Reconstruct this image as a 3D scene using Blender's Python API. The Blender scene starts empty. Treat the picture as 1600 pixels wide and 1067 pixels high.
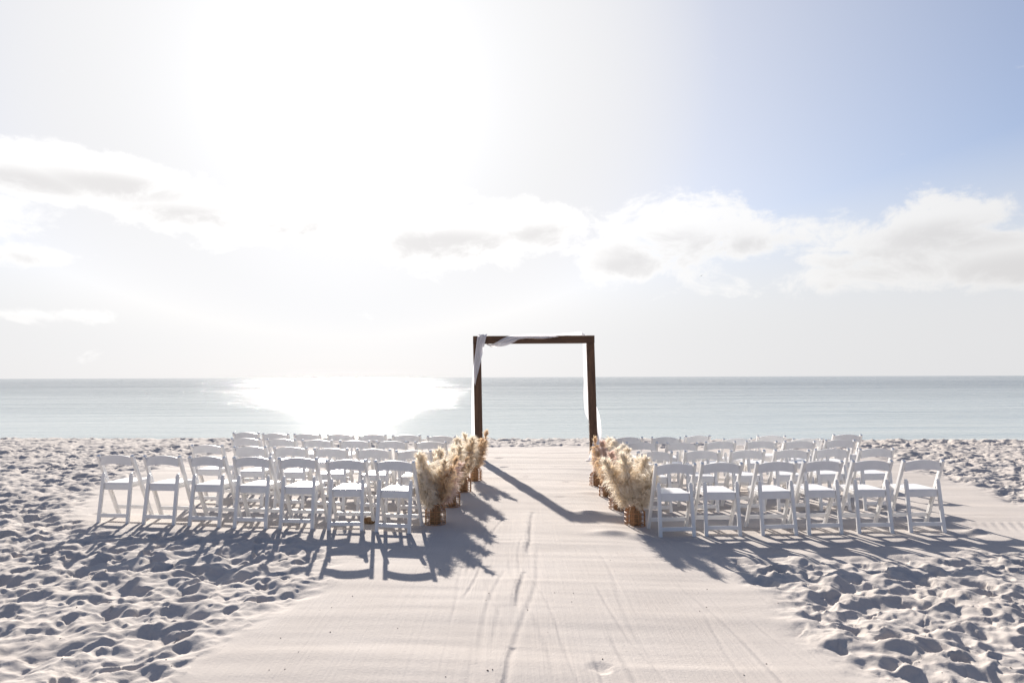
import bpy, bmesh, math, random
import numpy as np
from mathutils import Vector, Matrix
R = math.radians
random.seed(7)
C = bpy.context.scene.collection
S = bpy.context.scene

# ---------------------------------------------------------------- camera
CAMH = 1.64
PITCH = 2.98
ROLL = -0.18
cd = bpy.data.cameras.new('camera'); cam = bpy.data.objects.new('camera', cd); C.objects.link(cam)
cd.sensor_width = 36; cd.lens = 24; cd.clip_end = 60000; cd.clip_start = 0.05
CM = Matrix.Rotation(R(90 + PITCH), 4, 'X') @ Matrix.Rotation(R(ROLL), 4, 'Z')
cam.matrix_world = Matrix.Translation((0, 0, CAMH)) @ CM
S.camera = cam
F = 1600 * 24 / 36

def ray(px, py):
    return (CM.to_3x3() @ Vector(((px - 800) / F, -(py - 533.5) / F, -1)))
def G(px, py, z=0.0):            # point of the ground plane seen at a pixel of the photograph
    d = ray(px, py); t = (z - CAMH) / d.z
    return (d.x * t, d.y * t)
def P(px, py, y):                # point on the vertical plane at distance y
    d = ray(px, py); t = y / d.y
    return Vector((d.x * t, y, CAMH + d.z * t))

# ---------------------------------------------------------------- light
SUN_AZ = -13.9     # degrees from +Y towards +X
SUN_EL = 22.3
SUN_DIR = Vector((math.sin(R(SUN_AZ)) * math.cos(R(SUN_EL)), math.cos(R(SUN_AZ)) * math.cos(R(SUN_EL)), math.sin(R(SUN_EL))))
sl = bpy.data.lights.new('sun', 'SUN'); sl.energy = 5.0; sl.angle = R(0.55); sl.color = (1.0, 0.93, 0.84)
so = bpy.data.objects.new('sun', sl); C.objects.link(so)
so.rotation_euler = SUN_DIR.to_track_quat('Z', 'Y').to_euler(); so.location = (0, 0, 30)
S.view_settings.view_transform = 'Standard'
S.view_settings.look = 'None'; S.view_settings.gamma = 1; S.view_settings.use_curve_mapping = False
S.view_settings.exposure = 1.0

class NT:
    def __init__(s, nt): s.nt = nt; s.n = nt.nodes; s.l = nt.links
    def node(s, t, **k):
        n = s.n.new(t)
        for a, b in k.items():
            if a.startswith('in_'):
                key = a[3:]
                key = int(key) if key.isdigit() else key.replace('_', ' ')
                s.put(n.inputs[key], b)
            else: setattr(n, a, b)
        return n
    def put(s, sock, v):
        if isinstance(v, bpy.types.NodeSocket): s.l.new(v, sock)
        else: sock.default_value = v
    def math(s, op, a, b=0.0, c=None):
        n = s.n.new('ShaderNodeMath'); n.operation = op
        s.put(n.inputs[0], a); s.put(n.inputs[1], b)
        if c is not None: s.put(n.inputs[2], c)
        return n.outputs[0]
    def sstep(s, v, a, b, o0=0.0, o1=1.0):
        n = s.n.new('ShaderNodeMapRange'); n.interpolation_type = 'SMOOTHSTEP'
        s.put(n.inputs[0], v); n.inputs[1].default_value = a; n.inputs[2].default_value = b
        n.inputs[3].default_value = o0; n.inputs[4].default_value = o1
        return n.outputs[0]
    def mix(s, f, a, b):
        n = s.n.new('ShaderNodeMix'); n.data_type = 'RGBA'
        s.put(n.inputs[0], f); s.put(n.inputs[6], a); s.put(n.inputs[7], b)
        return n.outputs[2]

def make_world():
    w = bpy.data.worlds.new('World'); S.world = w; w.use_nodes = True
    T = NT(w.node_tree); T.n.clear()
    sky = T.node('ShaderNodeTexSky', sky_type='NISHITA', sun_disc=False, sun_elevation=R(SUN_EL), sun_rotation=R(SUN_AZ),
                 altitude=0, air_density=1.0, dust_density=1.0, ozone_density=2.0)
    geo = T.node('ShaderNodeTexCoord')
    vec = geo.outputs['Generated']
    sep = T.node('ShaderNodeSeparateXYZ', in_0=vec)
    az = T.math('ARCTAN2', sep.outputs[0], sep.outputs[1])
    el = T.math('ARCSINE', sep.outputs[2])
    comb = T.node('ShaderNodeCombineXYZ', in_0=az, in_1=T.math('MULTIPLY', el, 1.7), in_2=0.0)
    n1 = T.node('ShaderNodeTexNoise', in_Vector=comb.outputs[0], in_Scale=11.0, in_Detail=10.0, in_Roughness=0.66, in_Distortion=0.35)
    n2 = T.node('ShaderNodeTexNoise', in_Vector=comb.outputs[0], in_Scale=4.2, in_Detail=5.0, in_Roughness=0.55)
    # cloud masses: azimuth, elevation, half widths (radians)
    blobs = []
    def blob(px, py, rx, ry, amp=1.0):
        d = ray(px, py).normalized()
        blobs.append((math.atan2(d.x, d.y), math.asin(d.z), rx / F, ry / F, amp))
    blob(40, 268, 100, 36); blob(180, 275, 110, 34); blob(300, 325, 120, 40); blob(480, 350, 130, 38)
    blob(700, 365, 150, 55, 1.1); blob(850, 355, 90, 45); blob(1060, 370, 130, 62, 1.1); blob(1180, 372, 85, 32)
    blob(990, 400, 90, 45)
    blob(1390, 390, 110, 50); blob(1480, 350, 110, 42); blob(1590, 400, 130, 52); blob(1290, 440, 160, 26, .8)
    blob(30, 398, 85, 20, .9); blob(-120, 330, 120, 50); blob(1760, 380, 160, 50); blob(60, 492, 100, 14, .6)
    for az_d, el_d in ((55, 9), (72, 12), (95, 8), (120, 12), (150, 9), (178, 13), (-55, 9), (-78, 12), (-100, 8), (-128, 11), (-155, 9)):
        blobs.append((R(az_d), R(el_d), .17, .055, 1.0))
    tot = None; base = None
    for (a, e, ra, re, amp) in blobs:
        dx = T.math('MULTIPLY', T.math('SUBTRACT', az, a), 1 / ra)
        dy = T.math('MULTIPLY', T.math('SUBTRACT', el, e), 1 / re)
        r2 = T.math('ADD', T.math('MULTIPLY', dx, dx), T.math('MULTIPLY', dy, dy))
        g = T.math('MULTIPLY', T.math('EXPONENT', T.math('MULTIPLY', r2, -0.9)), amp)
        tot = g if tot is None else T.math('MAXIMUM', tot, g)
        # lower part of each mass is its thicker, greyer base
        b = T.math('MULTIPLY', g, T.sstep(dy, 0.75, -0.7))
        base = b if base is None else T.math('MAXIMUM', base, b)
    field = T.math('ADD', T.math('MULTIPLY', tot, 1.0), T.math('MULTIPLY', T.math('SUBTRACT', n1.outputs[0], 0.5), 1.9))
    field = T.math('ADD', field, T.math('MULTIPLY', T.math('SUBTRACT', n2.outputs[0], 0.5), 0.9))
    cloud = T.sstep(field, 0.34, 0.70)
    core = T.math('MULTIPLY', T.sstep(field, 0.45, 1.10, 0.0, 1.0), T.sstep(base, 0.10, 0.75))
    # brightness of the clouds: strongly forward scattering towards the sun
    dot = T.node('ShaderNodeVectorMath', operation='DOT_PRODUCT'); T.l.new(vec, dot.inputs[0]); dot.inputs[1].default_value = SUN_DIR
    cosd = T.math('MAXIMUM', dot.outputs['Value'], 0.0)
    near = T.math('POWER', cosd, 9.0)
    # haze: a pale layer that thickens towards the horizon, and the bright aureole round the sun
    def vscale(col, v):
        n = T.node('ShaderNodeVectorMath', operation='SCALE'); n.inputs[0].default_value = col; T.put(n.inputs['Scale'], v); return n.outputs[0]
    hzf = T.math('MAXIMUM', T.sstep(el, 0.42, 0.04, 0.0, 0.98), T.math('MAXIMUM', T.math('MULTIPLY', T.math('POWER', cosd, 3.0), 0.90), T.sstep(cosd, 0.76, 0.965)))
    sf = T.math('ADD', 0.5, T.math('MULTIPLY', dot.outputs['Value'], 0.5))
    hzl = T.math('ADD', T.math('ADD', T.math('ADD', 3.6, T.sstep(dot.outputs['Value'], -0.5, 0.45, 0.0, 3.2)), T.math('MULTIPLY', sf, 1.0)), T.math('ADD', T.math('MULTIPLY', T.math('POWER', cosd, 7.0), T.sstep(el, 0.30, 0.02, 1.0, 1.8)), T.math('MULTIPLY', T.math('POWER', cosd, 30.0), 1.8)))
    nish = T.node('ShaderNodeVectorMath', operation='MULTIPLY'); T.l.new(sky.outputs[0], nish.inputs[0]); nish.inputs[1].default_value = (1.12, 1.14, 1.31)
    skyp = T.mix(hzf, nish.outputs[0], vscale((0.985, 0.985, 1.0), hzl))
    add = T.node('ShaderNodeVectorMath', operation='ADD'); T.l.new(skyp, add.inputs[0])
    T.l.new(vscale((1.0, 0.99, 0.98), T.math('ADD', T.math('MULTIPLY', T.math('POWER', cosd, 200.0), 6.0), T.math('MULTIPLY', T.math('POWER', cosd, 1500.0), 30.0))), add.inputs[1])
    skyp = add.outputs[0]
    lit = vscale((1.0, 0.99, 0.98), T.math('ADD', T.math('ADD', 3.2, T.math('MULTIPLY', sf, 6.6)), T.math('MULTIPLY', near, 2.5)))
    sh = vscale((1.0, 0.98, 0.975), T.math('ADD', T.math('ADD', 2.6, T.math('MULTIPLY', sf, 5.5)), T.math('MULTIPLY', near, 0.2)))
    cc = T.mix(core, lit, sh)
    fin = T.mix(T.math('MULTIPLY', cloud, 0.88), skyp, cc)
    bg = T.node('ShaderNodeBackground', in_Color=fin, in_Strength=SKY)
    out = T.node('ShaderNodeOutputWorld'); T.l.new(bg.outputs[0], out.inputs[0])
    try: w.cycles.sampling_method = 'MANUAL'; w.cycles.sample_map_resolution = 1024
    except Exception: pass
SKY = 0.0515
make_world()

# ---------------------------------------------------------------- materials
def mat(name, col, rough=0.6, spec=0.5, bump=None, trans=0.0):
    m = bpy.data.materials.new(name); m.use_nodes = True
    T = NT(m.node_tree); b = T.n['Principled BSDF']
    b.inputs['Roughness'].default_value = rough
    b.inputs['Specular IOR Level'].default_value = spec
    b.inputs['Base Color'].default_value = (*col, 1)
    return m, T, b

def varied(name, c0, c1, rough, scale=(8, 8, 8), spec=0.5, detail=5, bstr=0.0, translucent=0.0, tcol=None, coord='Object'):
    m, T, b = mat(name, c0, rough, spec)
    tc = T.node('ShaderNodeTexCoord'); mp = T.node('ShaderNodeMapping', in_Vector=tc.outputs[coord]); mp.inputs['Scale'].default_value = scale
    n = T.node('ShaderNodeTexNoise', in_Vector=mp.outputs[0], in_Scale=1.0, in_Detail=detail, in_Roughness=0.6)
    c = T.mix(T.sstep(n.outputs[0], 0.3, 0.7), (*c0, 1), (*c1, 1))
    T.l.new(c, b.inputs['Base Color'])
    if bstr:
        bp = T.node('ShaderNodeBump', in_Height=n.outputs[0], in_Strength=bstr, in_Distance=0.004); T.l.new(bp.outputs[0], b.inputs['Normal'])
    if translucent:
        tr = T.node('ShaderNodeBsdfTranslucent'); 
        if tcol: tr.inputs[0].default_value = (*tcol, 1)
        else: T.l.new(c, tr.inputs[0])
        mx = T.node('ShaderNodeMixShader', in_0=translucent); T.l.new(b.outputs[0], mx.inputs[1]); T.l.new(tr.outputs[0], mx.inputs[2])
        T.l.new(mx.outputs[0], T.n['Material Output'].inputs[0])
    return m

M_resin = varied('white_resin', (0.78, 0.765, 0.745), (0.83, 0.815, 0.795), 0.38, (6, 6, 6), 0.5)
M_pad = varied('white_vinyl', (0.72, 0.71, 0.71), (0.77, 0.76, 0.76), 0.3, (20, 20, 20), 0.5, bstr=0.15)
M_wood = varied('stained_wood', (0.060, 0.031, 0.018), (0.13, 0.07, 0.04), 0.6, (14, 14, 1.6), 0.3, detail=8, bstr=0.4)
M_woodh = varied('stained_wood_beam', (0.060, 0.031, 0.018), (0.13, 0.07, 0.04), 0.6, (1.6, 14, 14), 0.3, detail=8, bstr=0.4)
M_rattan = varied('rattan', (0.36, 0.17, 0.075), (0.50, 0.27, 0.13), 0.5, (40, 40, 40), 0.4, bstr=0.3)
M_jar = varied('jar_wicker', (0.20, 0.11, 0.05), (0.32, 0.19, 0.09), 0.4, (30, 30, 80), 0.5)
M_plume = varied('plume_cream', (0.80, 0.70, 0.57), (0.92, 0.87, 0.78), 0.9, (9, 9, 5), 0.1, translucent=0.50, tcol=(0.94, 0.87, 0.76))
M_plume2 = varied('plume_tan', (0.66, 0.52, 0.37), (0.82, 0.71, 0.56), 0.9, (9, 9, 5), 0.1, translucent=0.50, tcol=(0.84, 0.66, 0.45))
M_plume3 = varied('plume_blush', (0.74, 0.58, 0.50), (0.84, 0.72, 0.65), 0.9, (9, 9, 5), 0.1, translucent=0.50, tcol=(0.90, 0.76, 0.68))
M_stem = varied('dry_stem', (0.36, 0.27, 0.14), (0.46, 0.36, 0.20), 0.8, (30, 30, 4), 0.2)
M_cloth = varied('white_chiffon', (0.80, 0.79, 0.83), (0.84, 0.83, 0.87), 0.8, (5, 5, 5), 0.1, translucent=0.45, tcol=(0.86, 0.85, 0.88))
M_husk = varied('coconut_husk', (0.16, 0.085, 0.04), (0.34, 0.23, 0.13), 0.9, (30, 30, 12), 0.1, bstr=0.6)
M_debris = varied('debris', (0.06, 0.04, 0.03), (0.25, 0.2, 0.16), 0.8, (60, 60, 60), 0.2)
M_bird = varied('bird_feathers', (0.12, 0.11, 0.11), (0.3, 0.3, 0.3), 0.8, (5, 5, 5), 0.2)

def sand_mat():
    m, T, b = mat('white_sand', (0.6, 0.55, 0.5), 0.95, 0.15)
    tc = T.node('ShaderNodeTexCoord')
    n = T.node('ShaderNodeTexNoise', in_Vector=tc.outputs['Object'], in_Scale=1.3, in_Detail=6.0, in_Roughness=0.6)
    n2 = T.node('ShaderNodeTexNoise', in_Vector=tc.outputs['Object'], in_Scale=55.0, in_Detail=4.0, in_Roughness=0.7)
    n3 = T.node('ShaderNodeTexNoise', in_Vector=tc.outputs['Object'], in_Scale=260.0, in_Detail=2.0)
    c = T.mix(T.sstep(n.outputs[0], 0.3, 0.7), (0.475, 0.428, 0.392, 1), (0.51, 0.464, 0.428, 1))
    c = T.mix(T.sstep(n2.outputs[0], 0.60, 0.78, 0, 0.35), c, (0.36, 0.31, 0.275, 1))
    T.l.new(c, b.inputs['Base Color'])
    h = T.math('ADD', T.math('MULTIPLY', n2.outputs[0], 1.0), T.math('MULTIPLY', n3.outputs[0], 0.35))
    # combed lines of the rake in the smoothed sand
    at = T.node('ShaderNodeAttribute', attribute_name='rough')
    sp = T.node('ShaderNodeSeparateXYZ', in_0=tc.outputs['Object'])
    cv = T.node('ShaderNodeCombineXYZ', in_0=T.math('MULTIPLY', sp.outputs[0], 42.0), in_1=T.math('MULTIPLY', sp.outputs[1], 1.1), in_2=0.0)
    n4 = T.node('ShaderNodeTexNoise', in_Vector=cv.outputs[0], in_Scale=1.0, in_Detail=2.0)
    h = T.math('ADD', h, T.math('MULTIPLY', T.math('MULTIPLY', n4.outputs[0], 1.1), T.math('SUBTRACT', 1.0, at.outputs['Fac'])))
    bp = T.node('ShaderNodeBump', in_Height=h, in_Strength=0.55, in_Distance=0.006); T.l.new(bp.outputs[0], b.inputs['Normal'])
    return m
M_sand = sand_mat()

def water_mat():
    m, T, b = mat('sea_water', (0.035, 0.075, 0.085), 0.10, 0.5)
    b.inputs['IOR'].default_value = 1.33
    tc = T.node('ShaderNodeTexCoord')
    def N(sx, sy, det, rgh=0.55, dist=0.0):
        mp = T.node('ShaderNodeMapping', in_Vector=tc.outputs['Object']); mp.inputs['Scale'].default_value = (sx, sy, 1)
        return T.node('ShaderNodeTexNoise', in_Vector=mp.outputs[0], in_Scale=1.0, in_Detail=det, in_Roughness=rgh, in_Distortion=dist).outputs[0]
    fine = N(0.22, 3.4, 5, 0.60, 0.2)
    swell = N(0.045, 0.24, 3, 0.5, 0.4)
    mid = N(0.045, 0.62, 5, 0.55, 0.2)
    patch = T.sstep(N(0.05, 0.32, 5, 0.65, 0.5), 0.30, 0.72, 0.85, 1.12)
    slick = T.sstep(N(0.006, 0.045, 4, 0.6, 0.4), 0.34, 0.64, 0.45, 1.0)
    sp = T.node('ShaderNodeSeparateXYZ', in_0=tc.outputs['Object'])
    shore = T.sstep(sp.outputs[1], 22.0, 70.0, 0.35, 1.0)
    h = T.math('ADD', T.math('MULTIPLY', fine, 0.19), T.math('MULTIPLY', mid, 0.30))
    h = T.math('ADD', h, T.math('MULTIPLY', swell, 0.7))
    h = T.math('MULTIPLY', T.math('MULTIPLY', T.math('MULTIPLY', h, slick), shore), patch)
    bp = T.node('ShaderNodeBump', in_Height=h, in_Strength=1.0, in_Distance=1.0); T.l.new(bp.outputs[0], b.inputs['Normal'])
    # pale sandy shallows near the beach, teal further out
    dep = T.sstep(sp.outputs[1], 22.0, 150.0)
    c = T.mix(dep, (0.36, 0.43, 0.43, 1), (0.02, 0.085, 0.12, 1))
    T.l.new(c, b.inputs['Base Color'])
    return m
M_water = water_mat()

# ---------------------------------------------------------------- helpers
def link(name, me, m=None, parent=None):
    o = bpy.data.objects.new(name, me); C.objects.link(o)
    if m is not None and not me.materials: me.materials.append(m)
    if parent is not None: o.parent = parent
    return o
def bobj(name, bm, m, parent=None, smooth=False):
    me = bpy.data.meshes.new(name)
    bmesh.ops.recalc_face_normals(bm, faces=bm.faces)
    if smooth:
        for f in bm.faces: f.smooth = True
    bm.to_mesh(me); bm.free()
    return link(name, me, m, parent)
def thing(name, label, cat, loc=(0, 0, 0), rz=0.0, group=None):
    o = bpy.data.objects.new(name, None); C.objects.link(o); o.empty_display_size = 0.1
    o.location = loc; o.rotation_euler = (0, 0, rz)
    tag(o, label, cat, group); return o
def tag(o, label, cat, group=None):
    o['label'] = label; o['category'] = cat
    if group: o['group'] = group
def beam(bm, a, b, wx, wd, bev=0.004, up=Vector((1, 0, 0))):
    """bar from a to b, wx wide along 'up', wd deep the other way"""
    a = Vector(a); b = Vector(b); d = (b - a).normalized()
    u = (up - d * up.dot(d)).normalized(); v = d.cross(u)
    vs = []
    for p in (a, b):
        for s, t in ((-1, -1), (1, -1), (1, 1), (-1, 1)):
            vs.append(bm.verts.new(p + u * s * wx / 2 + v * t * wd / 2))
    fs = [(0, 1, 2, 3), (7, 6, 5, 4), (0, 4, 5, 1), (1, 5, 6, 2), (2, 6, 7, 3), (3, 7, 4, 0)]
    faces = [bm.faces.new([vs[i] for i in f]) for f in fs]
    if bev:
        es = set(e for f in faces for e in f.edges)
        bmesh.ops.bevel(bm, geom=list(es), offset=bev, segments=2, affect='EDGES', profile=0.5)
def tube(bm, pts, r, n=5, closed=False, cap=True):
    rings = []
    k = len(pts)
    for i, p in enumerate(pts):
        p = Vector(p)
        if closed: d = Vector(pts[(i + 1) % k]) - Vector(pts[i - 1])
        else: d = Vector(pts[min(i + 1, k - 1)]) - Vector(pts[max(i - 1, 0)])
        d.normalize()
        ref = Vector((0, 0, 1)) if abs(d.z) < 0.9 else Vector((1, 0, 0))
        u = d.cross(ref).normalized(); v = d.cross(u)
        rr = r[i] if isinstance(r, (list, tuple)) else r
        rings.append([bm.verts.new(p + (u * math.cos(2 * math.pi * j / n) + v * math.sin(2 * math.pi * j / n)) * rr) for j in range(n)])
    m = k if closed else k - 1
    for i in range(m):
        A = rings[i]; B = rings[(i + 1) % k]
        for j in range(n):
            bm.faces.new((A[j], A[(j + 1) % n], B[(j + 1) % n], B[j]))
    if cap and not closed:
        bm.faces.new(rings[0]); bm.faces.new(rings[-1])

# ---------------------------------------------------------------- noise for the terrain
def hsh(i, j, seed):
    i = i.astype(np.int64); j = j.astype(np.int64)
    h = (i * 374761393 + j * 668265263 + seed * 1442695041) & 0x7fffffff
    h = ((h ^ (h >> 13)) * 1274126177) & 0x7fffffff
    h = ((h ^ (h >> 16)) * 2246822519) & 0x7fffffff
    return (h & 0xffff) / 65535.0
def vn(x, y, seed):
    i = np.floor(x); j = np.floor(y); fx = x - i; fy = y - j
    fx = fx * fx * fx * (fx * (fx * 6 - 15) + 10); fy = fy * fy * fy * (fy * (fy * 6 - 15) + 10)
    a = hsh(i, j, seed); b = hsh(i + 1, j, seed); c = hsh(i, j + 1, seed); d = hsh(i + 1, j + 1, seed)
    return (a + (b - a) * fx) * (1 - fy) + (c + (d - c) * fx) * fy - 0.5
def fbm(x, y, seed, o=3):
    s = 0; a = 1
    for k in range(o):
        s = s + a * vn(x * 2 ** k, y * 2 ** k, seed + k); a *= 0.5
    return s
def pits(x, y, cell, seed, dmin, dmax, rmin, rmax, top=0.012):
    """union of bowl shaped hollows, sharp crests where they meet"""
    u = x / cell; v = y / cell
    iu = np.floor(u); iv = np.floor(v)
    best = np.full_like(x, top)
    for du in (-1, 0, 1):
        for dv in (-1, 0, 1):
            ci = iu + du; cj = iv + dv
            cx = (ci + 0.1 + 0.8 * hsh(ci, cj, seed)) * cell
            cy = (cj + 0.1 + 0.8 * hsh(ci, cj, seed + 1)) * cell
            an = hsh(ci, cj, seed + 2) * math.pi
            ca = np.cos(an); sa = np.sin(an)
            dx = x - cx; dy = y - cy
            p = dx * ca + dy * sa; q = -dx * sa + dy * ca
            rad = rmin + (rmax - rmin) * hsh(ci, cj, seed + 3)
            rad = rad * np.where(p > 0, 1.0 + 0.9 * hsh(ci, cj, seed + 7), 0.8)
            asp = 0.55 + 0.4 * hsh(ci, cj, seed + 4)
            r2 = (p / rad) ** 2 + (q / (rad * asp)) ** 2
            dep = dmin + (dmax - dmin) * hsh(ci, cj, seed + 5) ** 1.3
            h = -dep * (1 - r2) 
            # soft minimum keeps the crests narrow yet rounded
            k = 0.008
            hh = np.clip(0.5 + 0.5 * (best - h) / k, 0, 1)
            best = best * (1 - hh) + h * hh - k * hh * (1 - hh)
    return best

smooth_px = [(200, 1110), (300, 1042), (420, 962), (508, 908), (505, 880), (520, 850), (470, 832), (300, 826), (150, 826), (118, 806),
             (150, 775), (230, 745), (310, 716), (420, 702), (560, 699), (700, 699), (760, 697), (930, 697), (1100, 700), (1340, 706), (1430, 735), (1520, 758),
             (1600, 792), (1760, 835), (1900, 850), (1750, 866), (1600, 862), (1400, 862), (1250, 868), (1110, 866), (1120, 885), (1190, 925), (1215, 965), (1255, 1000), (1330, 1050), (1400, 1110)]
smooth_poly = [G(*p) for p in smooth_px]
smooth_poly = [(smooth_poly[-1][0] + .55, 1.0)] + [(smooth_poly[0][0] - .0, 1.0)] + smooth_poly
def poly_sd(x, y, poly):
    inside = np.zeros(x.shape, bool); dist = np.full(x.shape, 1e9)
    n = len(poly)
    for i in range(n):
        x1, y1 = poly[i]; x2, y2 = poly[(i + 1) % n]
        ex, ey = x2 - x1, y2 - y1
        t = np.clip(((x - x1) * ex + (y - y1) * ey) / (ex * ex + ey * ey + 1e-12), 0, 1)
        dist = np.minimum(dist, (x - x1 - t * ex) ** 2 + (y - y1 - t * ey) ** 2)
        cond = ((y1 > y) != (y2 > y))
        xi = x1 + (y - y1) * ex / (ey if abs(ey) > 1e-9 else 1e-9)
        inside ^= cond & (x < xi)
    d = np.sqrt(dist)
    return np.where(inside, -d, d)     # negative inside the smooth area
def sst(v, a, b):
    t = np.clip((v - a) / (b - a), 0, 1); return t * t * (3 - 2 * t)
SEAM = [G(776, 1100), G(786, 1050), G(796, 985), G(801, 955), G(806, 925), G(815, 885), G(822, 850), G(826, 815), G(830, 780)]
def height(x, y):
    sd = poly_sd(x, y, smooth_poly) + 0.16 * fbm(x * 2.2, y * 2.2, 91)
    rough = sst(sd, -0.16, 0.36)
    wx = x + 0.09 * fbm(x * 3.1, y * 3.1, 11, 2); wy = y + 0.09 * fbm(x * 3.1, y * 3.1, 23, 2)
    big = pits(wx, wy, 0.24, 5, 0.01, 0.09, 0.055, 0.135, 0.014)
    wx2 = x + 0.06 * fbm(x * 7, y * 7, 31, 2); wy2 = y + 0.06 * fbm(x * 7, y * 7, 37, 2)
    small = pits(wx2, wy2, 0.15, 55, 0.0, 0.045, 0.03, 0.08, 0.004)
    vary = 0.55 + 0.9 * (vn(x * 0.6, y * 0.8, 71) + 0.5)
    rdg = fbm(wx * 5.0, wy * 5.0, 131, 3)
    mound = 0.078 * rdg - 0.05 * np.abs(fbm(wx2 * 6.0, wy2 * 6.0, 151, 2))
    hr = (big * 0.95 + small * 0.6) * vary + mound * (0.7 + 0.6 * vary) + 0.05 * fbm(x * 1.1, y * 1.4, 77, 3) + 0.006 * fbm(x * 19, y * 19, 83, 2) + 0.025
    hr = hr * 0.52 * (1 + 0.10 * sst(y, 8, 15)) - 0.004
    # drag marks across the smoothed aisle
    bx = x + 0.3 * vn(x * 0.7, y * 0.7, 3)
    hs = 0.0095 * fbm(bx * 0.35 + 5, (y + 0.10 * np.sin(x * 1.1)) * 3.3, 101, 3) + 0.002 * vn(x * 1.1, y * 9, 107) + 0.02 * fbm(x * .5, y * .6, 113, 2)
    hs = hs * (1 + 0.5 * sst(y, 9, 13))
    # few scattered hollows
    few = np.minimum(0, pits(x + 0.05 * vn(x * 4, y * 4, 9), y, 1.1, 201, 0.005, 0.035, 0.05, 0.11, 0.0))
    hs = hs + few * 0.9 * sst(vn(x * .6, y * .6, 19), -.05, .15)
    # lengthwise grooves left by the rake
    rs = np.random.RandomState(4)
    for k in range(26):
        x0 = rs.uniform(-2.6, 1.9); sl_ = rs.uniform(-0.03, 0.12) if x0 < 0 else rs.uniform(-0.15, 0.03)
        y0 = rs.uniform(2.2, 6.0); y1 = y0 + rs.uniform(0.6, 3.2); dep = rs.uniform(0.002, 0.006); wd = rs.uniform(0.012, 0.022)
        xc = x0 + sl_ * (y - 3.6) + 0.03 * np.sin(y * 2.3 + k)
        g = np.exp(-((x - xc) / wd) ** 2) * sst(y, y0, y0 + .3) * (1 - sst(y, y1 - .3, y1))
        hs = hs - dep * g + dep * 0.5 * np.exp(-((x - xc + wd * 1.6) / wd) ** 2) * (g > 0) * sst(y, y0, y0 + .3) * (1 - sst(y, y1 - .3, y1))
    # the long seam, left strip lies higher
    ys = np.array([p[1] for p in SEAM]); xs = np.array([p[0] for p in SEAM])
    xc = np.interp(y, ys, xs) + 0.02 * vn(x * 0, y * 3.0, 15)
    dxs = x - xc
    amp = 0.020 * sst(vn(y * 0, y * 1.35 + 3.7, 44), -0.25, 0.12) * (1 - sst(y, 7.0, 9.0))
    hs = hs + amp * np.where(dxs < 0, np.exp(dxs / 0.12), 0) * sst(-dxs, -0.02, 0.02) 
    hs = hs + amp * np.where(dxs >= 0, np.exp(-(dxs / 0.016) ** 2), 0) - 0.006 * (amp > 0.004) * np.exp(-((dxs - 0.035) / 0.02) ** 2)
    # wheel marks at the right edge
    tx, ty = G(1585, 812)
    dd = np.exp(-(((x - tx) / 0.55) ** 2 + ((y - ty) / 0.5) ** 2) ** 2)
    hs = hs + 0.0022 * dd * np.sin((x * 1.0 + 0.5 * np.abs(y - ty)) * 2 * math.pi / 0.10)
    # sand kicked up beside the right vases
    for (px, py, a, rx, ry) in ((960, 832, .035, .22, .10), (925, 800, .02, .3, .1), (1005, 836, .03, .14, .08), (930, 770, .02, .25, .12), (1527, 826, .05, .10, .06), (1510, 830, -.04, .12, .07)):
        gx, gy = G(px, py)
        hs = hs + a * np.exp(-((x - gx) / rx) ** 2 - ((y - gy) / ry) ** 2)
    h = hs * (1 - rough) + hr * rough
    h = h - 0.028 * sst(x, .9, 1.5) * sst(y, 6.3, 7.0) * (1 - sst(y, 11.5, 13))
    # slope to the water
    crest = 18.3 - 0.055 * x + 0.25 * vn(x * 0.4, x * 0, 61)
    h = h - 0.6 * sst(y - crest, -0.2, 3.5) - 0.02 * sst(y, 15, 18)
    return h, rough

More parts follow.
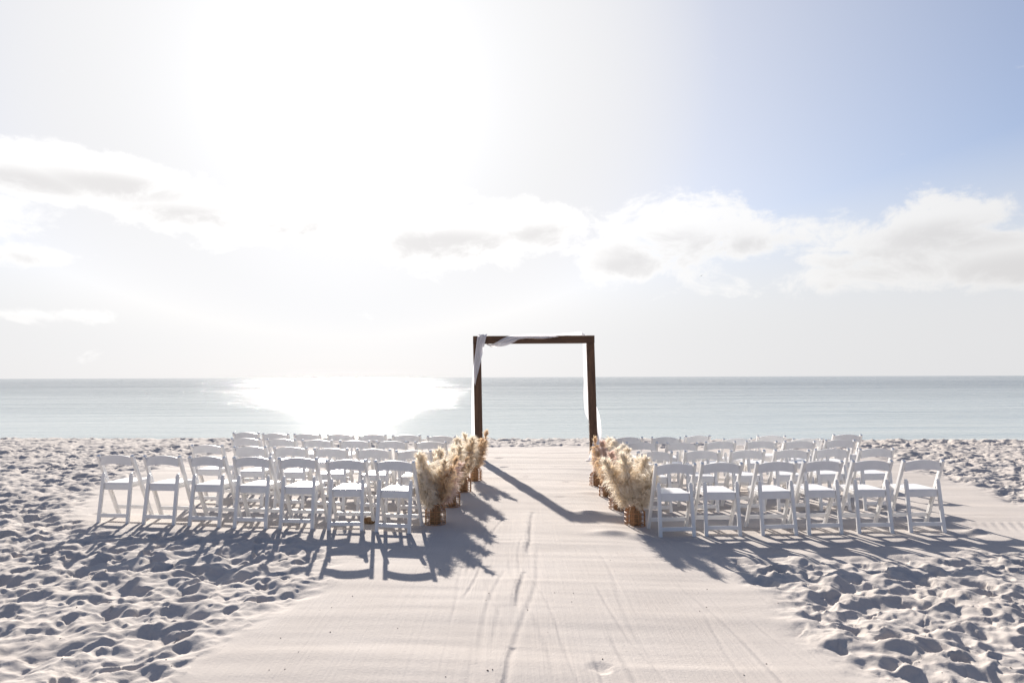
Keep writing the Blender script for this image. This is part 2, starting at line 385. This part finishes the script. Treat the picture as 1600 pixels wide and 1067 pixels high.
def build_sand():
    NR, NCL = 800, 1120
    ys = np.exp(np.linspace(math.log(2.2), math.log(23.5), NR))
    ts = np.linspace(-1.0, 1.0, NCL)
    Y, Tt = np.meshgrid(ys, ts, indexing='ij')
    X = Y * Tt
    H = np.empty_like(X); RG = np.empty_like(X)
    step = 200
    for a in range(0, NR, step):
        H[a:a + step], RG[a:a + step] = height(X[a:a + step], Y[a:a + step])
    # narrow rows of the far field keep only what they can carry
    co = np.stack([X, Y, H], -1).reshape(-1, 3).astype(np.float32)
    idx = np.arange(NR * NCL).reshape(NR, NCL)
    q = np.stack([idx[:-1, :-1], idx[:-1, 1:], idx[1:, 1:], idx[1:, :-1]], -1).reshape(-1, 4).astype(np.int32)
    me = bpy.data.meshes.new('beach_sand')
    me.vertices.add(len(co)); me.vertices.foreach_set('co', co.ravel())
    me.loops.add(q.size); me.loops.foreach_set('vertex_index', q.ravel())
    me.polygons.add(len(q)); me.polygons.foreach_set('loop_start', np.arange(0, q.size, 4, dtype=np.int32))
    me.polygons.foreach_set('loop_total', np.full(len(q), 4, dtype=np.int32))
    me.polygons.foreach_set('use_smooth', np.ones(len(q), dtype=bool))
    me.update(calc_edges=True)
    at = me.attributes.new('rough', 'FLOAT', 'POINT'); at.data.foreach_set('value', RG.ravel().astype(np.float32))
    o = link('beach_sand', me, M_sand); o['kind'] = 'structure'
    # wider beach behind the camera and far to both sides, coarser
    xs = np.concatenate([-np.geomspace(400, 2, 70), np.geomspace(2, 400, 70)]); yy = np.concatenate([np.linspace(-60, 2, 60), np.linspace(2.3, 25, 60)])
    Yb, Xb = np.meshgrid(yy, xs, indexing='ij')
    Hb, _ = height(Xb, Yb)
    infan = np.abs(Xb) < Yb * 0.99
    Hb = np.where((np.abs(Xb) < Yb * 1.0 - 0.0) | (np.abs(Xb) < 3), -0.25, Hb * 0.5 - 0.06 - 0.4 * sst(Yb, 17.5, 22))
    co = np.stack([Xb, Yb, Hb], -1).reshape(-1, 3)
    n0, n1 = Xb.shape; idx = np.arange(n0 * n1).reshape(n0, n1)
    q = np.stack([idx[:-1, :-1], idx[:-1, 1:], idx[1:, 1:], idx[1:, :-1]], -1).reshape(-1, 4)
    me = bpy.data.meshes.new('beach_ground'); me.from_pydata(co.tolist(), [], q.tolist()); me.update()
    me.polygons.foreach_set('use_smooth', np.ones(len(q), dtype=bool))
    o = link('beach_ground', me, M_sand); o['kind'] = 'structure'
build_sand()

def sea():
    bm = bmesh.new()
    ys = [17.0, 40, 120, 400, 1500, 6000, 30000]
    xs = [-30000, -3000, -300, 0, 300, 3000, 30000]
    g = [[bm.verts.new((x, y, -0.16)) for x in xs] for y in ys]
    for j in range(len(ys) - 1):
        for i in range(len(xs) - 1):
            bm.faces.new((g[j][i], g[j][i + 1], g[j + 1][i + 1], g[j + 1][i]))
    o = bobj('sea_water', bm, M_water); o['kind'] = 'structure'
sea()
def gz(x, y):
    h, _ = height(np.array([float(x)]), np.array([float(y)])); return float(h[0])

# ---------------------------------------------------------------- arch
AY = 13.7
def build_arch():
    t = thing('wedding_arch', 'dark brown square timber wedding arch standing at the end of the sand aisle', 'arch', (0.46, AY, 0))
    off = Vector((-0.46, -AY, 0))
    tl = P(739, 525, AY - .07); tr = P(929, 524, AY - .07)
    ztop = (tl.z + tr.z) / 2
    def mk(name, a, b, wx, wd, up, m):
        bm = bmesh.new(); beam(bm, Vector(a) + off, Vector(b) + off, wx, wd, 0.005, up); return bobj(name, bm, m, t)
    mk('crossbeam', (tl.x, AY, tl.z - .077), (tr.x, AY, tr.z - .077), 0.154, 0.14, Vector((0, 0, 1)), M_woodh)
    zt = ztop - .156
    a = P(745.7, 560, AY).x; b = P(748.8, 700, AY).x
    mk('post', (b + (b - a) * .12, AY, -0.3), (tl.x + .078, AY, zt), 0.152, 0.14, Vector((1, 0, 0)), M_wood)
    mk('post', (P(928.6, 717, AY).x, AY, -0.3), (tr.x - .080, AY, zt), 0.152, 0.14, Vector((1, 0, 0)), M_wood)
build_arch()

def drape():
    # px, py, depth behind the arch's front face, half width vector in pixels
    pts = [(742, 719, .22, 6, 0), (742, 700, .17, 4.5, 0), (741, 665, .17, 4.2, 0), (740.5, 635, .165, 4, 0), (739.8, 612, .10, 2.5, 0), (740.5, 596, -.018, 2.6, 1.5),
           (744.5, 572, -.022, 4.6, 2), (749, 548, -.022, 6, 2), (751.5, 533, -.022, 6.6, 1.5), (753.5, 524.5, -.012, 6.6, 0), (756, 523, .07, 6, 0), (759, 528, .165, 5, 1),
           (762, 538, .15, 4, 2), (769, 540.5, .06, 4, 2), (778, 538.5, -.02, 4, 3), (788, 534.5, -.03, 4, 5.2), (799, 530, -.028, 4, 5.2), (810, 526.8, -.022, 2, 3.4),
           (828, 525.6, -.016, 0, 3.0), (848, 526.0, -.016, 0, 3.0), (866, 524.8, -.014, 0, 2.2), (880, 523, .04, 0, 2.2), (896, 522, .07, 0, 2.5), (907, 521.2, .07, 1, 2.8),
           (913, 523.5, .14, 4, 1), (914.5, 534, .17, 4, 0), (914.8, 560, .19, 3.5, 0), (916, 595, .19, 4, 0), (919, 620, .19, 7, 0), (925, 645, .19, 10, 0),
           (931, 664, .16, 8, 1), (933.5, 678, .06, 6.5, 2), (932, 690, -.04, 5.5, 2), (928.5, 703, -.06, 5, 1), (926, 714, -.07, 5.5, 0), (923.5, 717.5, -.14, 7, 0), (921, 718.5, -.24, 7.5, 0)]
    K = 8; NW = 14
    P3 = []; W3 = []
    for (px, py, dy, wx, wy) in pts:
        y = AY - .07 + dy
        c = P(px, py, y); a = P(px + wx, py + wy, y)
        P3.append(c); W3.append(a - c)
    def cr(L, i, t):
        p0, p1, p2, p3 = L[max(i - 1, 0)], L[i], L[i + 1], L[min(i + 2, len(L) - 1)]
        return 0.5 * ((2 * p1) + (p2 - p0) * t + (2 * p0 - 5 * p1 + 4 * p2 - p3) * t * t + (3 * p1 - p0 - 3 * p2 + p3) * t ** 3)
    bm = bmesh.new(); rows = []; cs = []; ws = []
    for i in range(len(P3) - 1):
        for k in range(K):
            cs.append(cr(P3, i, k / K)); ws.append(cr(W3, i, k / K))
    s = 0
    for i, (c, w) in enumerate(zip(cs, ws)):
        d = (cs[min(i + 1, len(cs) - 1)] - cs[max(i - 1, 0)]).normalized(); nrm = d.cross(w).normalized()
        if i: s += (cs[i] - cs[i - 1]).length
        row = []
        for j in range(NW + 1):
            u = -1 + 2 * j / NW
            fold = 0.009 * math.sin(u * 7 + 1.3 * math.sin(s * 2.3)) + 0.005 * math.sin(u * 15 + s * 4)
            p = c + w * (u * (1 + .06 * math.sin(s * 5))) + nrm * fold
            if p.z < 0.012: p.z = 0.012 + abs(fold) * 1.5
            row.append(bm.verts.new(p))
        rows.append(row)
    for a, b in zip(rows, rows[1:]):
        for j in range(NW): bm.faces.new((a[j], a[j + 1], b[j + 1], b[j]))
    o = bobj('draped_fabric', bm, M_cloth, smooth=True)
    tag(o, 'sheer white fabric wound round the timber arch and trailing onto the sand', 'drape')
drape()

# ---------------------------------------------------------------- folding chairs
def plank_arc(bm, w, zc, hgt, rise, yc, bow, thick, n=12):
    """arched, bowed panel: backrest"""
    L = []
    for i in range(n + 1):
        u = -1 + 2 * i / n; x = u * w / 2
        up = rise * (1 - u * u); y = yc - bow * (1 - u * u)
        L.append([(x, y - thick / 2, zc - hgt / 2 + up), (x, y + thick / 2, zc - hgt / 2 + up),
                  (x, y + thick / 2, zc + hgt / 2 + up * 1.15), (x, y - thick / 2, zc + hgt / 2 + up * 1.15)])
    V = [[bm.verts.new(p) for p in r] for r in L]
    for a, b in zip(V, V[1:]):
        for j in range(4): bm.faces.new((a[j], a[(j + 1) % 4], b[(j + 1) % 4], b[j]))
    bm.faces.new(V[0]); bm.faces.new(V[-1])
    es = [e for e in bm.edges if len(e.link_faces) == 2 and e.calc_face_angle(0) > 0.8]
    bmesh.ops.bevel(bm, geom=es, offset=0.004, segments=2, affect='EDGES')

def round_slab(bm, x0, x1, y0, y1, z0, z1, rf, bev, dome=0.0):
    """seat outline with rounded front corners"""
    pts = [(x0, y0), (x1, y0)]
    for k in range(6): a = k / 5 * math.pi / 2; pts.append((x1 - rf + rf * math.cos(a), y1 - rf + rf * math.sin(a)))
    for k in range(6): a = math.pi / 2 + k / 5 * math.pi / 2; pts.append((x0 + rf + rf * math.cos(a), y1 - rf + rf * math.sin(a)))
    lo = [bm.verts.new((x, y, z0)) for x, y in pts]; hi = [bm.verts.new((x, y, z1)) for x, y in pts]
    n = len(pts)
    for i in range(n): bm.faces.new((lo[i], lo[(i + 1) % n], hi[(i + 1) % n], hi[i]))
    bm.faces.new(lo)
    top = bm.faces.new(hi)
    if dome:
        r = bmesh.ops.inset_region(bm, faces=[top], thickness=0.02)
        for v in top.verts: v.co.z += dome * 0.7
        bmesh.ops.inset_region(bm, faces=[top], thickness=0.05)
        for v in top.verts: v.co.z += dome * 0.3
    else:
        es = list(top.edges)
        bmesh.ops.bevel(bm, geom=es, offset=bev, segments=2, affect='EDGES')

HW = 0.213      # half spacing of the long side frames
def make_chair():
    t = thing('folding_chair', 'x', 'chair')
    def lp(z): return 0.02 + (0.40 - 0.02) * (1 - z / 0.775)    # line of the long frame, side view
    for s in (-1, 1):
        bm = bmesh.new(); beam(bm, (s * HW, lp(-.04), -.04), (s * HW, lp(.775), .775), 00.033, 0.044, 0.006, Vector((1, 0, 0)))
        o = bobj('front_leg', bm, M_resin, t)
        # rear leg, rounded at its top, with a slight splay
        bm = bmesh.new()
        top = Vector((s * (HW - .038), .068, .545)); bot = Vector((s * (HW - .030), -0.002, -.04))
        beam(bm, bot, top, 0.040, 0.030, 0.006)
        beam(bm, top - Vector((0, -.001, .012)), top + Vector((0, .003, .022)), 0.0315, 0.0282, 0.0095)
        bobj('rear_leg', bm, M_resin, t)
    bm = bmesh.new(); plank_arc(bm, 2 * HW - .034, .700, .098, .026, .046, .022, .018); bobj('backrest', bm, M_resin, t, smooth=False)
    # seat: frame with apron, pad set in it
    w = HW - .060
    bm = bmesh.new()
    beam(bm, (-w, .062, .405), (w, .062, .405), .066, .018, .003, Vector((0, 0, 1)))
    for s in (-1, 1): beam(bm, (s * (w - .0), .072, .415), (s * (w - .0), .445, .425), .022, .045, .003)
    beam(bm, (-w + .012, .44, .428), (w - .012, .44, .428), .04, .022, .003, Vector((0, 0, 1)))
    seat = bobj('seat', bm, M_resin, t)
    bm = bmesh.new(); round_slab(bm, -w - .008, w + .008, .056, .462, .437, .449, .055, .003, dome=.009)
    bobj('seat_pad', bm, M_pad, seat)
    bm = bmesh.new(); y = lp(.125); beam(bm, (-HW + .0145, y, .125), (HW - .0145, y, .125), .042, .018, .003, Vector((0, 0, 1))); bobj('front_stretcher', bm, M_resin, t)
    bm = bmesh.new(); beam(bm, (-HW + .044, .010, .085), (HW - .044, .010, .085), .042, .016, .003, Vector((0, 0, 1))); bobj('rear_stretcher', bm, M_resin, t)
    # pivot rod between the two frames and small screw heads
    for s in (-1, 1):
        bm = bmesh.new(); tube(bm, [(s * (HW - .014), lp(.50), .50), (s * (HW - .05), lp(.50) - .09, .50)], .004); bobj('pivot', bm, M_resin, t)
    return t
proto = make_chair(); used = [False]
def put_chair(x, y, rz, label, group, z=0.0, tilt=0.0):
    if not used[0]: r = proto; used[0] = True
    else:
        r = proto.copy(); C.objects.link(r)
        for ch in list(proto.children):
            c = ch.copy(); C.objects.link(c); c.parent = r
            for g in ch.children:
                d = g.copy(); C.objects.link(d); d.parent = c
    r.location = (x, y, z); r.rotation_euler = (tilt, random.uniform(-.012, .012), rz)
    r['label'] = label; r['category'] = 'chair'; r['group'] = group

ORD = ['first', 'second', 'third', 'fourth', 'fifth', 'sixth', 'seventh']
ROWN = ['nearest', 'second nearest', 'third nearest', 'farthest']
ROWE = ['in the row nearest the camera', 'in the second row from the camera', 'in the third row from the camera', 'in the row nearest the sea']
proto.scale = (.98, .98, .98)
def lerp(a, b, t): return a + (b - a) * t
left_rows = [([184.5, 255, 325.5, 396, 467, 542.5, 615.5], 7.85, 7.33), ([325.5, 392, 454.5, 517.5, 583, 647], 8.93, 8.34),
             ([385, 440.5, 496.5, 554, 611, 673], 9.90, 9.39), ([385.5, 430.5, 480, 532, 582, 636, 689], 10.95, 10.37)]
right_rows = [([1053.5, 1124, 1210.5, 1281, 1358.5, 1438.5], 7.26, 7.42), ([1022, 1094, 1166, 1233, 1298, 1366], 8.45, 8.60),
              ([1002, 1063, 1124, 1186.5, 1245.5, 1309], 9.52, 9.70), ([981, 1038, 1088, 1151, 1202, 1258, 1320], [10.4, 10.4, 10.6, 10.1, 10.55, 9.98, 10.6], None)]
chair_spots = []
for side, rows in (('left', left_rows), ('right', right_rows)):
    for ri, (xs, d0, d1) in enumerate(rows):
        n = len(xs)
        for i, cx in enumerate(xs):
            t = (cx - xs[0]) / (xs[-1] - xs[0])
            d = d0[i] if isinstance(d0, list) else lerp(d0, d1, t)
            X = (cx - 800) / F * d
            rz = (R(-6) if side == 'left' else R(2.5)) + random.uniform(-.055, .055)
            if side == 'right' and ri == 3 and i == 2: rz += R(12)
            if side == 'right' and ri == 3 and i == 1: rz -= R(9)
            k = (n - 1 - i) if side == 'left' else i
            pos = ORD[k] + ' from the aisle'
            if k == n - 1: pos = 'at the outer end'
            if k == 0: pos = 'right beside the aisle'
            label = 'white folding chair %s %s, %s block' % (pos, ROWE[ri], side)
            g0 = lerp(-.032, -.02, t) if side == 'right' else lerp(.012, 0, t)
            put_chair(X, d - .02, rz, label, 'white folding chairs in rows on the sand', z=g0 + random.uniform(-.010, .002), tilt=random.uniform(-.012, .012))
            chair_spots.append((X, d))

# ---------------------------------------------------------------- vases and pampas
def vase_proto():
    t = thing('rattan_vase', 'x', 'vase')
    rr = lambda z: .112 if z < .15 else .112 - .052 * ((z - .15) / .07) ** 1.6
    n = 18
    bm0 = bmesh.new(); zs = [0, .05, .10, .15, .175, .20, .22]
    tube(bm0, [(rr(z), 0, z) for z in zs], .0042, 4)
    me = bpy.data.meshes.new('rod'); bm0.to_mesh(me); bm0.free()
    for i in range(n):
        o = link('rod', me, M_rattan, t); o.rotation_euler.z = 2 * math.pi * (i + (.22 if i % 2 else -.22)) / n
    for z, r in ((.006, .0055), (.055, .004), (.105, .004), (.152, .0045), (.219, .0065)):
        bm = bmesh.new(); q = rr(z) + .003
        tube(bm, [(q * math.cos(a * math.pi / 12), q * math.sin(a * math.pi / 12), z) for a in range(24)], r, 4, closed=True)
        bobj('ring', bm, M_rattan, t)
    bm = bmesh.new()      # inner jar
    prof = [(0, .008), (.058, .008), (.062, .02), (.062, .15), (.052, .185), (.045, .215), (.049, .235)]
    N = 16; rings = []
    for r, z in prof[1:]: rings.append([bm.verts.new((r * math.cos(2 * math.pi * k / N), r * math.sin(2 * math.pi * k / N), z)) for k in range(N)])
    for a, b in zip(rings, rings[1:]):
        for k in range(N): bm.faces.new((a[k], a[(k + 1) % N], b[(k + 1) % N], b[k]))
    bm.faces.new(rings[0])
    bobj('jar', bm, M_jar, t, smooth=True)
    return t
def copy_thing(src):
    r = src.copy(); C.objects.link(r)
    for ch in list(src.children):
        c = ch.copy(); C.objects.link(c); c.parent = r
    return r

def plume_mesh(seed, m, L=0.50, W=0.075, N=1500, droop=1.0):
    """a pampas panicle: tufts of fine drooping hairs along a bent axis"""
    rg = np.random.RandomState(seed)
    verts = []; faces = []
    bend = rg.uniform(.03, .10)
    per = 15
    for k in range(N // per):
        s0 = rg.beta(1.05, 1.0) * .97 + .01
        az0 = rg.uniform(0, 2 * math.pi)
        prof = math.sin(math.pi * min(1, s0 ** .8 * .90 + .09)) ** .8
        ln0 = W * 1.35 * (0.38 + .72 * prof) * rg.uniform(.6, 1.3)
        up0 = rg.uniform(1.0, 2.2) if s0 < .8 else rg.uniform(2.0, 3.6)
        dr0 = rg.uniform(-.9, .7) * droop + (.9 if s0 > .8 else 0)
        for j in range(per):
            s = min(.995, max(.0, s0 + rg.normal(0, .012))); az = az0 + rg.normal(0, .30)
            ln = ln0 * rg.uniform(.65, 1.2)
            b = np.array([bend * s * s, 0.0, L * s]); o = np.array([math.cos(az), math.sin(az), 0])
            d0 = o + np.array([0, 0, up0 * rg.uniform(.8, 1.2)]); d0 /= np.linalg.norm(d0)
            d1 = o + np.array([0, 0, dr0 + rg.normal(0, .2)]); d1 /= np.linalg.norm(d1)
            p1 = b + d0 * ln * .45; p2 = p1 + (d0 * .4 + d1 * .6) * ln * .35; p3 = p2 + d1 * ln * .32 + np.array([0, 0, -.10 * ln * droop])
            t = np.cross(o, [0, 0, 1]) + rg.normal(0, .5, 3); t /= np.linalg.norm(t)
            w = rg.uniform(.0014, .0034)
            i = len(verts)
            verts += [b - t * w * .5, b + t * w * .5, p1 - t * w, p1 + t * w, p2 - t * w * .9, p2 + t * w * .9, p3]
            faces += [(i, i + 1, i + 3, i + 2), (i + 2, i + 3, i + 5, i + 4), (i + 4, i + 5, i + 6)]
    me = bpy.data.meshes.new('plume'); me.from_pydata([tuple(v) for v in verts], [], faces); me.update()
    me.materials.append(m); return me
PL = [plume_mesh(1, M_plume, W=.105, N=3000), plume_mesh(2, M_plume, W=.125, N=3000, droop=1.4), plume_mesh(3, M_plume2, W=.080, N=1800), plume_mesh(4, M_plume3, W=.100, N=2700), plume_mesh(5, M_plume, L=.54, W=.092, N=2700), plume_mesh(6, M_plume2, L=.46, W=.050, N=1100)]
bm_ = bmesh.new(); tube(bm_, [(0, 0, 0), (0.0, 0, .13), (0.004, 0, .26)], .003, 4); me_stem = bpy.data.meshes.new('stem'); bm_.to_mesh(me_stem); bm_.free(); me_stem.materials.append(M_stem)

def bouquet(x, y, z, label, seed, group, n=11, spread=26, kinds=(0, 1, 4, 2, 0, 3), hs=1.0, lean=0.0):
    rg = random.Random(seed)
    t = thing('pampas_bouquet', label, 'bouquet', (x, y, z), 0, group)
    for k in range(n):
        a = 2 * math.pi * (k * .618 + rg.uniform(-.05, .05))
        rad = math.sqrt((k + .3) / n)
        tilt = R(spread) * rad * rg.uniform(.85, 1.1)
        q = Vector((math.cos(a), math.sin(a), 0))
        base = Vector((q.x * .03 * rad, q.y * .03 * rad, .06))
        d = (Vector((lean, 0, math.cos(tilt))) + q * math.sin(tilt)).normalized()
        # plume's local +x (its bend) turned outward
        xa = (q - d * q.dot(d)).normalized(); ya = d.cross(xa)
        Mx = Matrix((xa, ya, d)).transposed().to_4x4()
        sc = rg.uniform(.92, 1.20) * hs * (1.06 - .12 * rad)
        st = link('stem', me_stem, None, t); st.matrix_local = Matrix.Translation(base) @ Mx
        up = rg.uniform(.10, .20) - .05 * rad
        pl = link('plume', PL[kinds[k % len(kinds)]], None, t)
        pl.matrix_local = Matrix.Translation(base + d * up) @ Mx @ Matrix.Rotation(rg.uniform(-.5, .5), 4, 'Z') @ Matrix.Diagonal((sc, sc, sc, 1))
    return t

vproto = vase_proto(); first = True
VL = [(680, 821, 1.0), (705, 793, 1.0), (724, 770, 1.0), (742, 752, 1.02)]
VR = [(993, 820, 1.16), (966, 795, 1.0), (949, 776, 1.0), (933, 759, 1.0)]
vn_names = ['nearest the camera', 'second from the camera', 'third from the camera', 'nearest the arch']
for side, lst in (('left', VL), ('right', VR)):
    for i, (px, py, hs) in enumerate(lst):
        x, y = G(px, py); y += .10; x *= 1.01; z = gz(x, y) - .004
        v = vproto if first else copy_thing(vproto); first = False
        v.location = (x, y, z); v.rotation_euler.z = random.uniform(0, 3)
        v['label'] = 'openwork rattan vase %s on the %s side of the aisle' % (vn_names[i], side); v['category'] = 'vase'
        v['group'] = 'rattan vases lining the aisle'
        kinds = (0, 1, 4, 2, 0, 3) if (side == 'left' and i != 3) else ((2, 0, 5, 2, 4, 5) if side == 'left' else ((1, 3, 0, 1, 2, 3) if i else (1, 0, 1, 4, 0, 5)))
        bouquet(x, y, z, 'fluffy cream pampas grass in the rattan vase %s, %s of the aisle' % (vn_names[i], side), 30 + i + (10 if side == 'right' else 0),
                'pampas bouquets lining the aisle', n=(7 if side == 'left' else 5) if i == 0 else 5, kinds=kinds, hs=hs, spread=((27, 24, 20, 15) if side == 'left' else (26, 19, 15, 12))[i], lean=((0, .02, .04, .10) if side == 'left' else (0, .04, .14, .28))[i])

# ---------------------------------------------------------------- small things
def husk():
    x, y = G(577, 818); bm = bmesh.new()
    bmesh.ops.create_icosphere(bm, subdivisions=3, radius=1)
    rg = np.random.RandomState(3)
    for v in bm.verts:
        c = v.co; k = 1 + .10 * math.sin(4 * math.atan2(c.y, c.z) + c.x * 2) + rg.uniform(-.02, .02)
        taper = 1 - .35 * max(0, c.x) ** 2
        v.co = Vector((c.x * .075, c.y * .042 * k * taper, c.z * .042 * k * taper))
    o = bobj('coconut_husk', bm, M_husk, smooth=True); o.location = (x, y, gz(x, y) + .03); o.rotation_euler = (0, R(6), R(-20))
    tag(o, 'small brown coconut husk lying between two chair feet in the left front row', 'husk')
husk()
def debris():
    rg = random.Random(12); bm = bmesh.new()
    xs = []; 
    while len(xs) < 90:
        px = rg.uniform(0, 1600); py = rg.uniform(700, 1066)
        xs.append(G(px, py))
    H, _ = height(np.array([p[0] for p in xs]), np.array([p[1] for p in xs]))
    for (x, y), h in zip(xs, H):
        s = rg.uniform(.003, .007); a = rg.uniform(0, 3.1)
        pts = [Vector((math.cos(a + k * 2.1) * s * rg.uniform(.6, 1.4), math.sin(a + k * 2.1) * s * rg.uniform(.6, 1.4), 0)) for k in range(3)] + [Vector((0, 0, s * .9))]
        v = [bm.verts.new(p + Vector((x, y, h + .001))) for p in pts]
        bm.faces.new((v[0], v[1], v[3])); bm.faces.new((v[1], v[2], v[3])); bm.faces.new((v[2], v[0], v[3])); bm.faces.new((v[2], v[1], v[0]))
    o = bobj('shell_debris', bm, M_debris); o['kind'] = 'stuff'; tag(o, 'tiny dark shell and seaweed crumbs scattered over the pale sand', 'debris')
debris()
def bird():
    t = thing('seabird', 'tiny dark seabird flying in front of the clouds right of the arch', 'bird', tuple(P(1096, 431, 250)), R(25))
    t.rotation_euler = (0, R(-28), R(20))
    bm = bmesh.new(); tube(bm, [(0, -.28, 0), (0, -.15, 0), (0, .05, .01), (0, .22, .02), (0, .32, .02)], [.02, .06, .08, .05, .015], 8); bobj('body', bm, M_bird, t, smooth=True)
    for s in (-1, 1):
        bm = bmesh.new()
        prof = [(0, .0, .10), (.30, .12, .12), (.62, .05, .07), (.80, -.05, .02)]
        up = [bm.verts.new((s * (x + .03), .12 - x * .1, z + .012)) for x, z, c in prof] + [bm.verts.new((s * (x + .03), .12 - x * .1 - 2.2 * c, z + .010)) for x, z, c in prof]
        lo = [bm.verts.new(v.co - Vector((0, 0, .02))) for v in up]
        n = 4
        for i in range(3):
            bm.faces.new((up[i], up[i + 1], up[n + i + 1], up[n + i])); bm.faces.new((lo[i], lo[i + 1], lo[n + i + 1], lo[n + i]))
            bm.faces.new((up[i], up[i + 1], lo[i + 1], lo[i])); bm.faces.new((up[n + i], up[n + i + 1], lo[n + i + 1], lo[n + i]))
        bm.faces.new((up[0], up[n], lo[n], lo[0])); bm.faces.new((up[3], up[7], lo[7], lo[3]))
        bobj('wing', bm, M_bird, t)
bird()
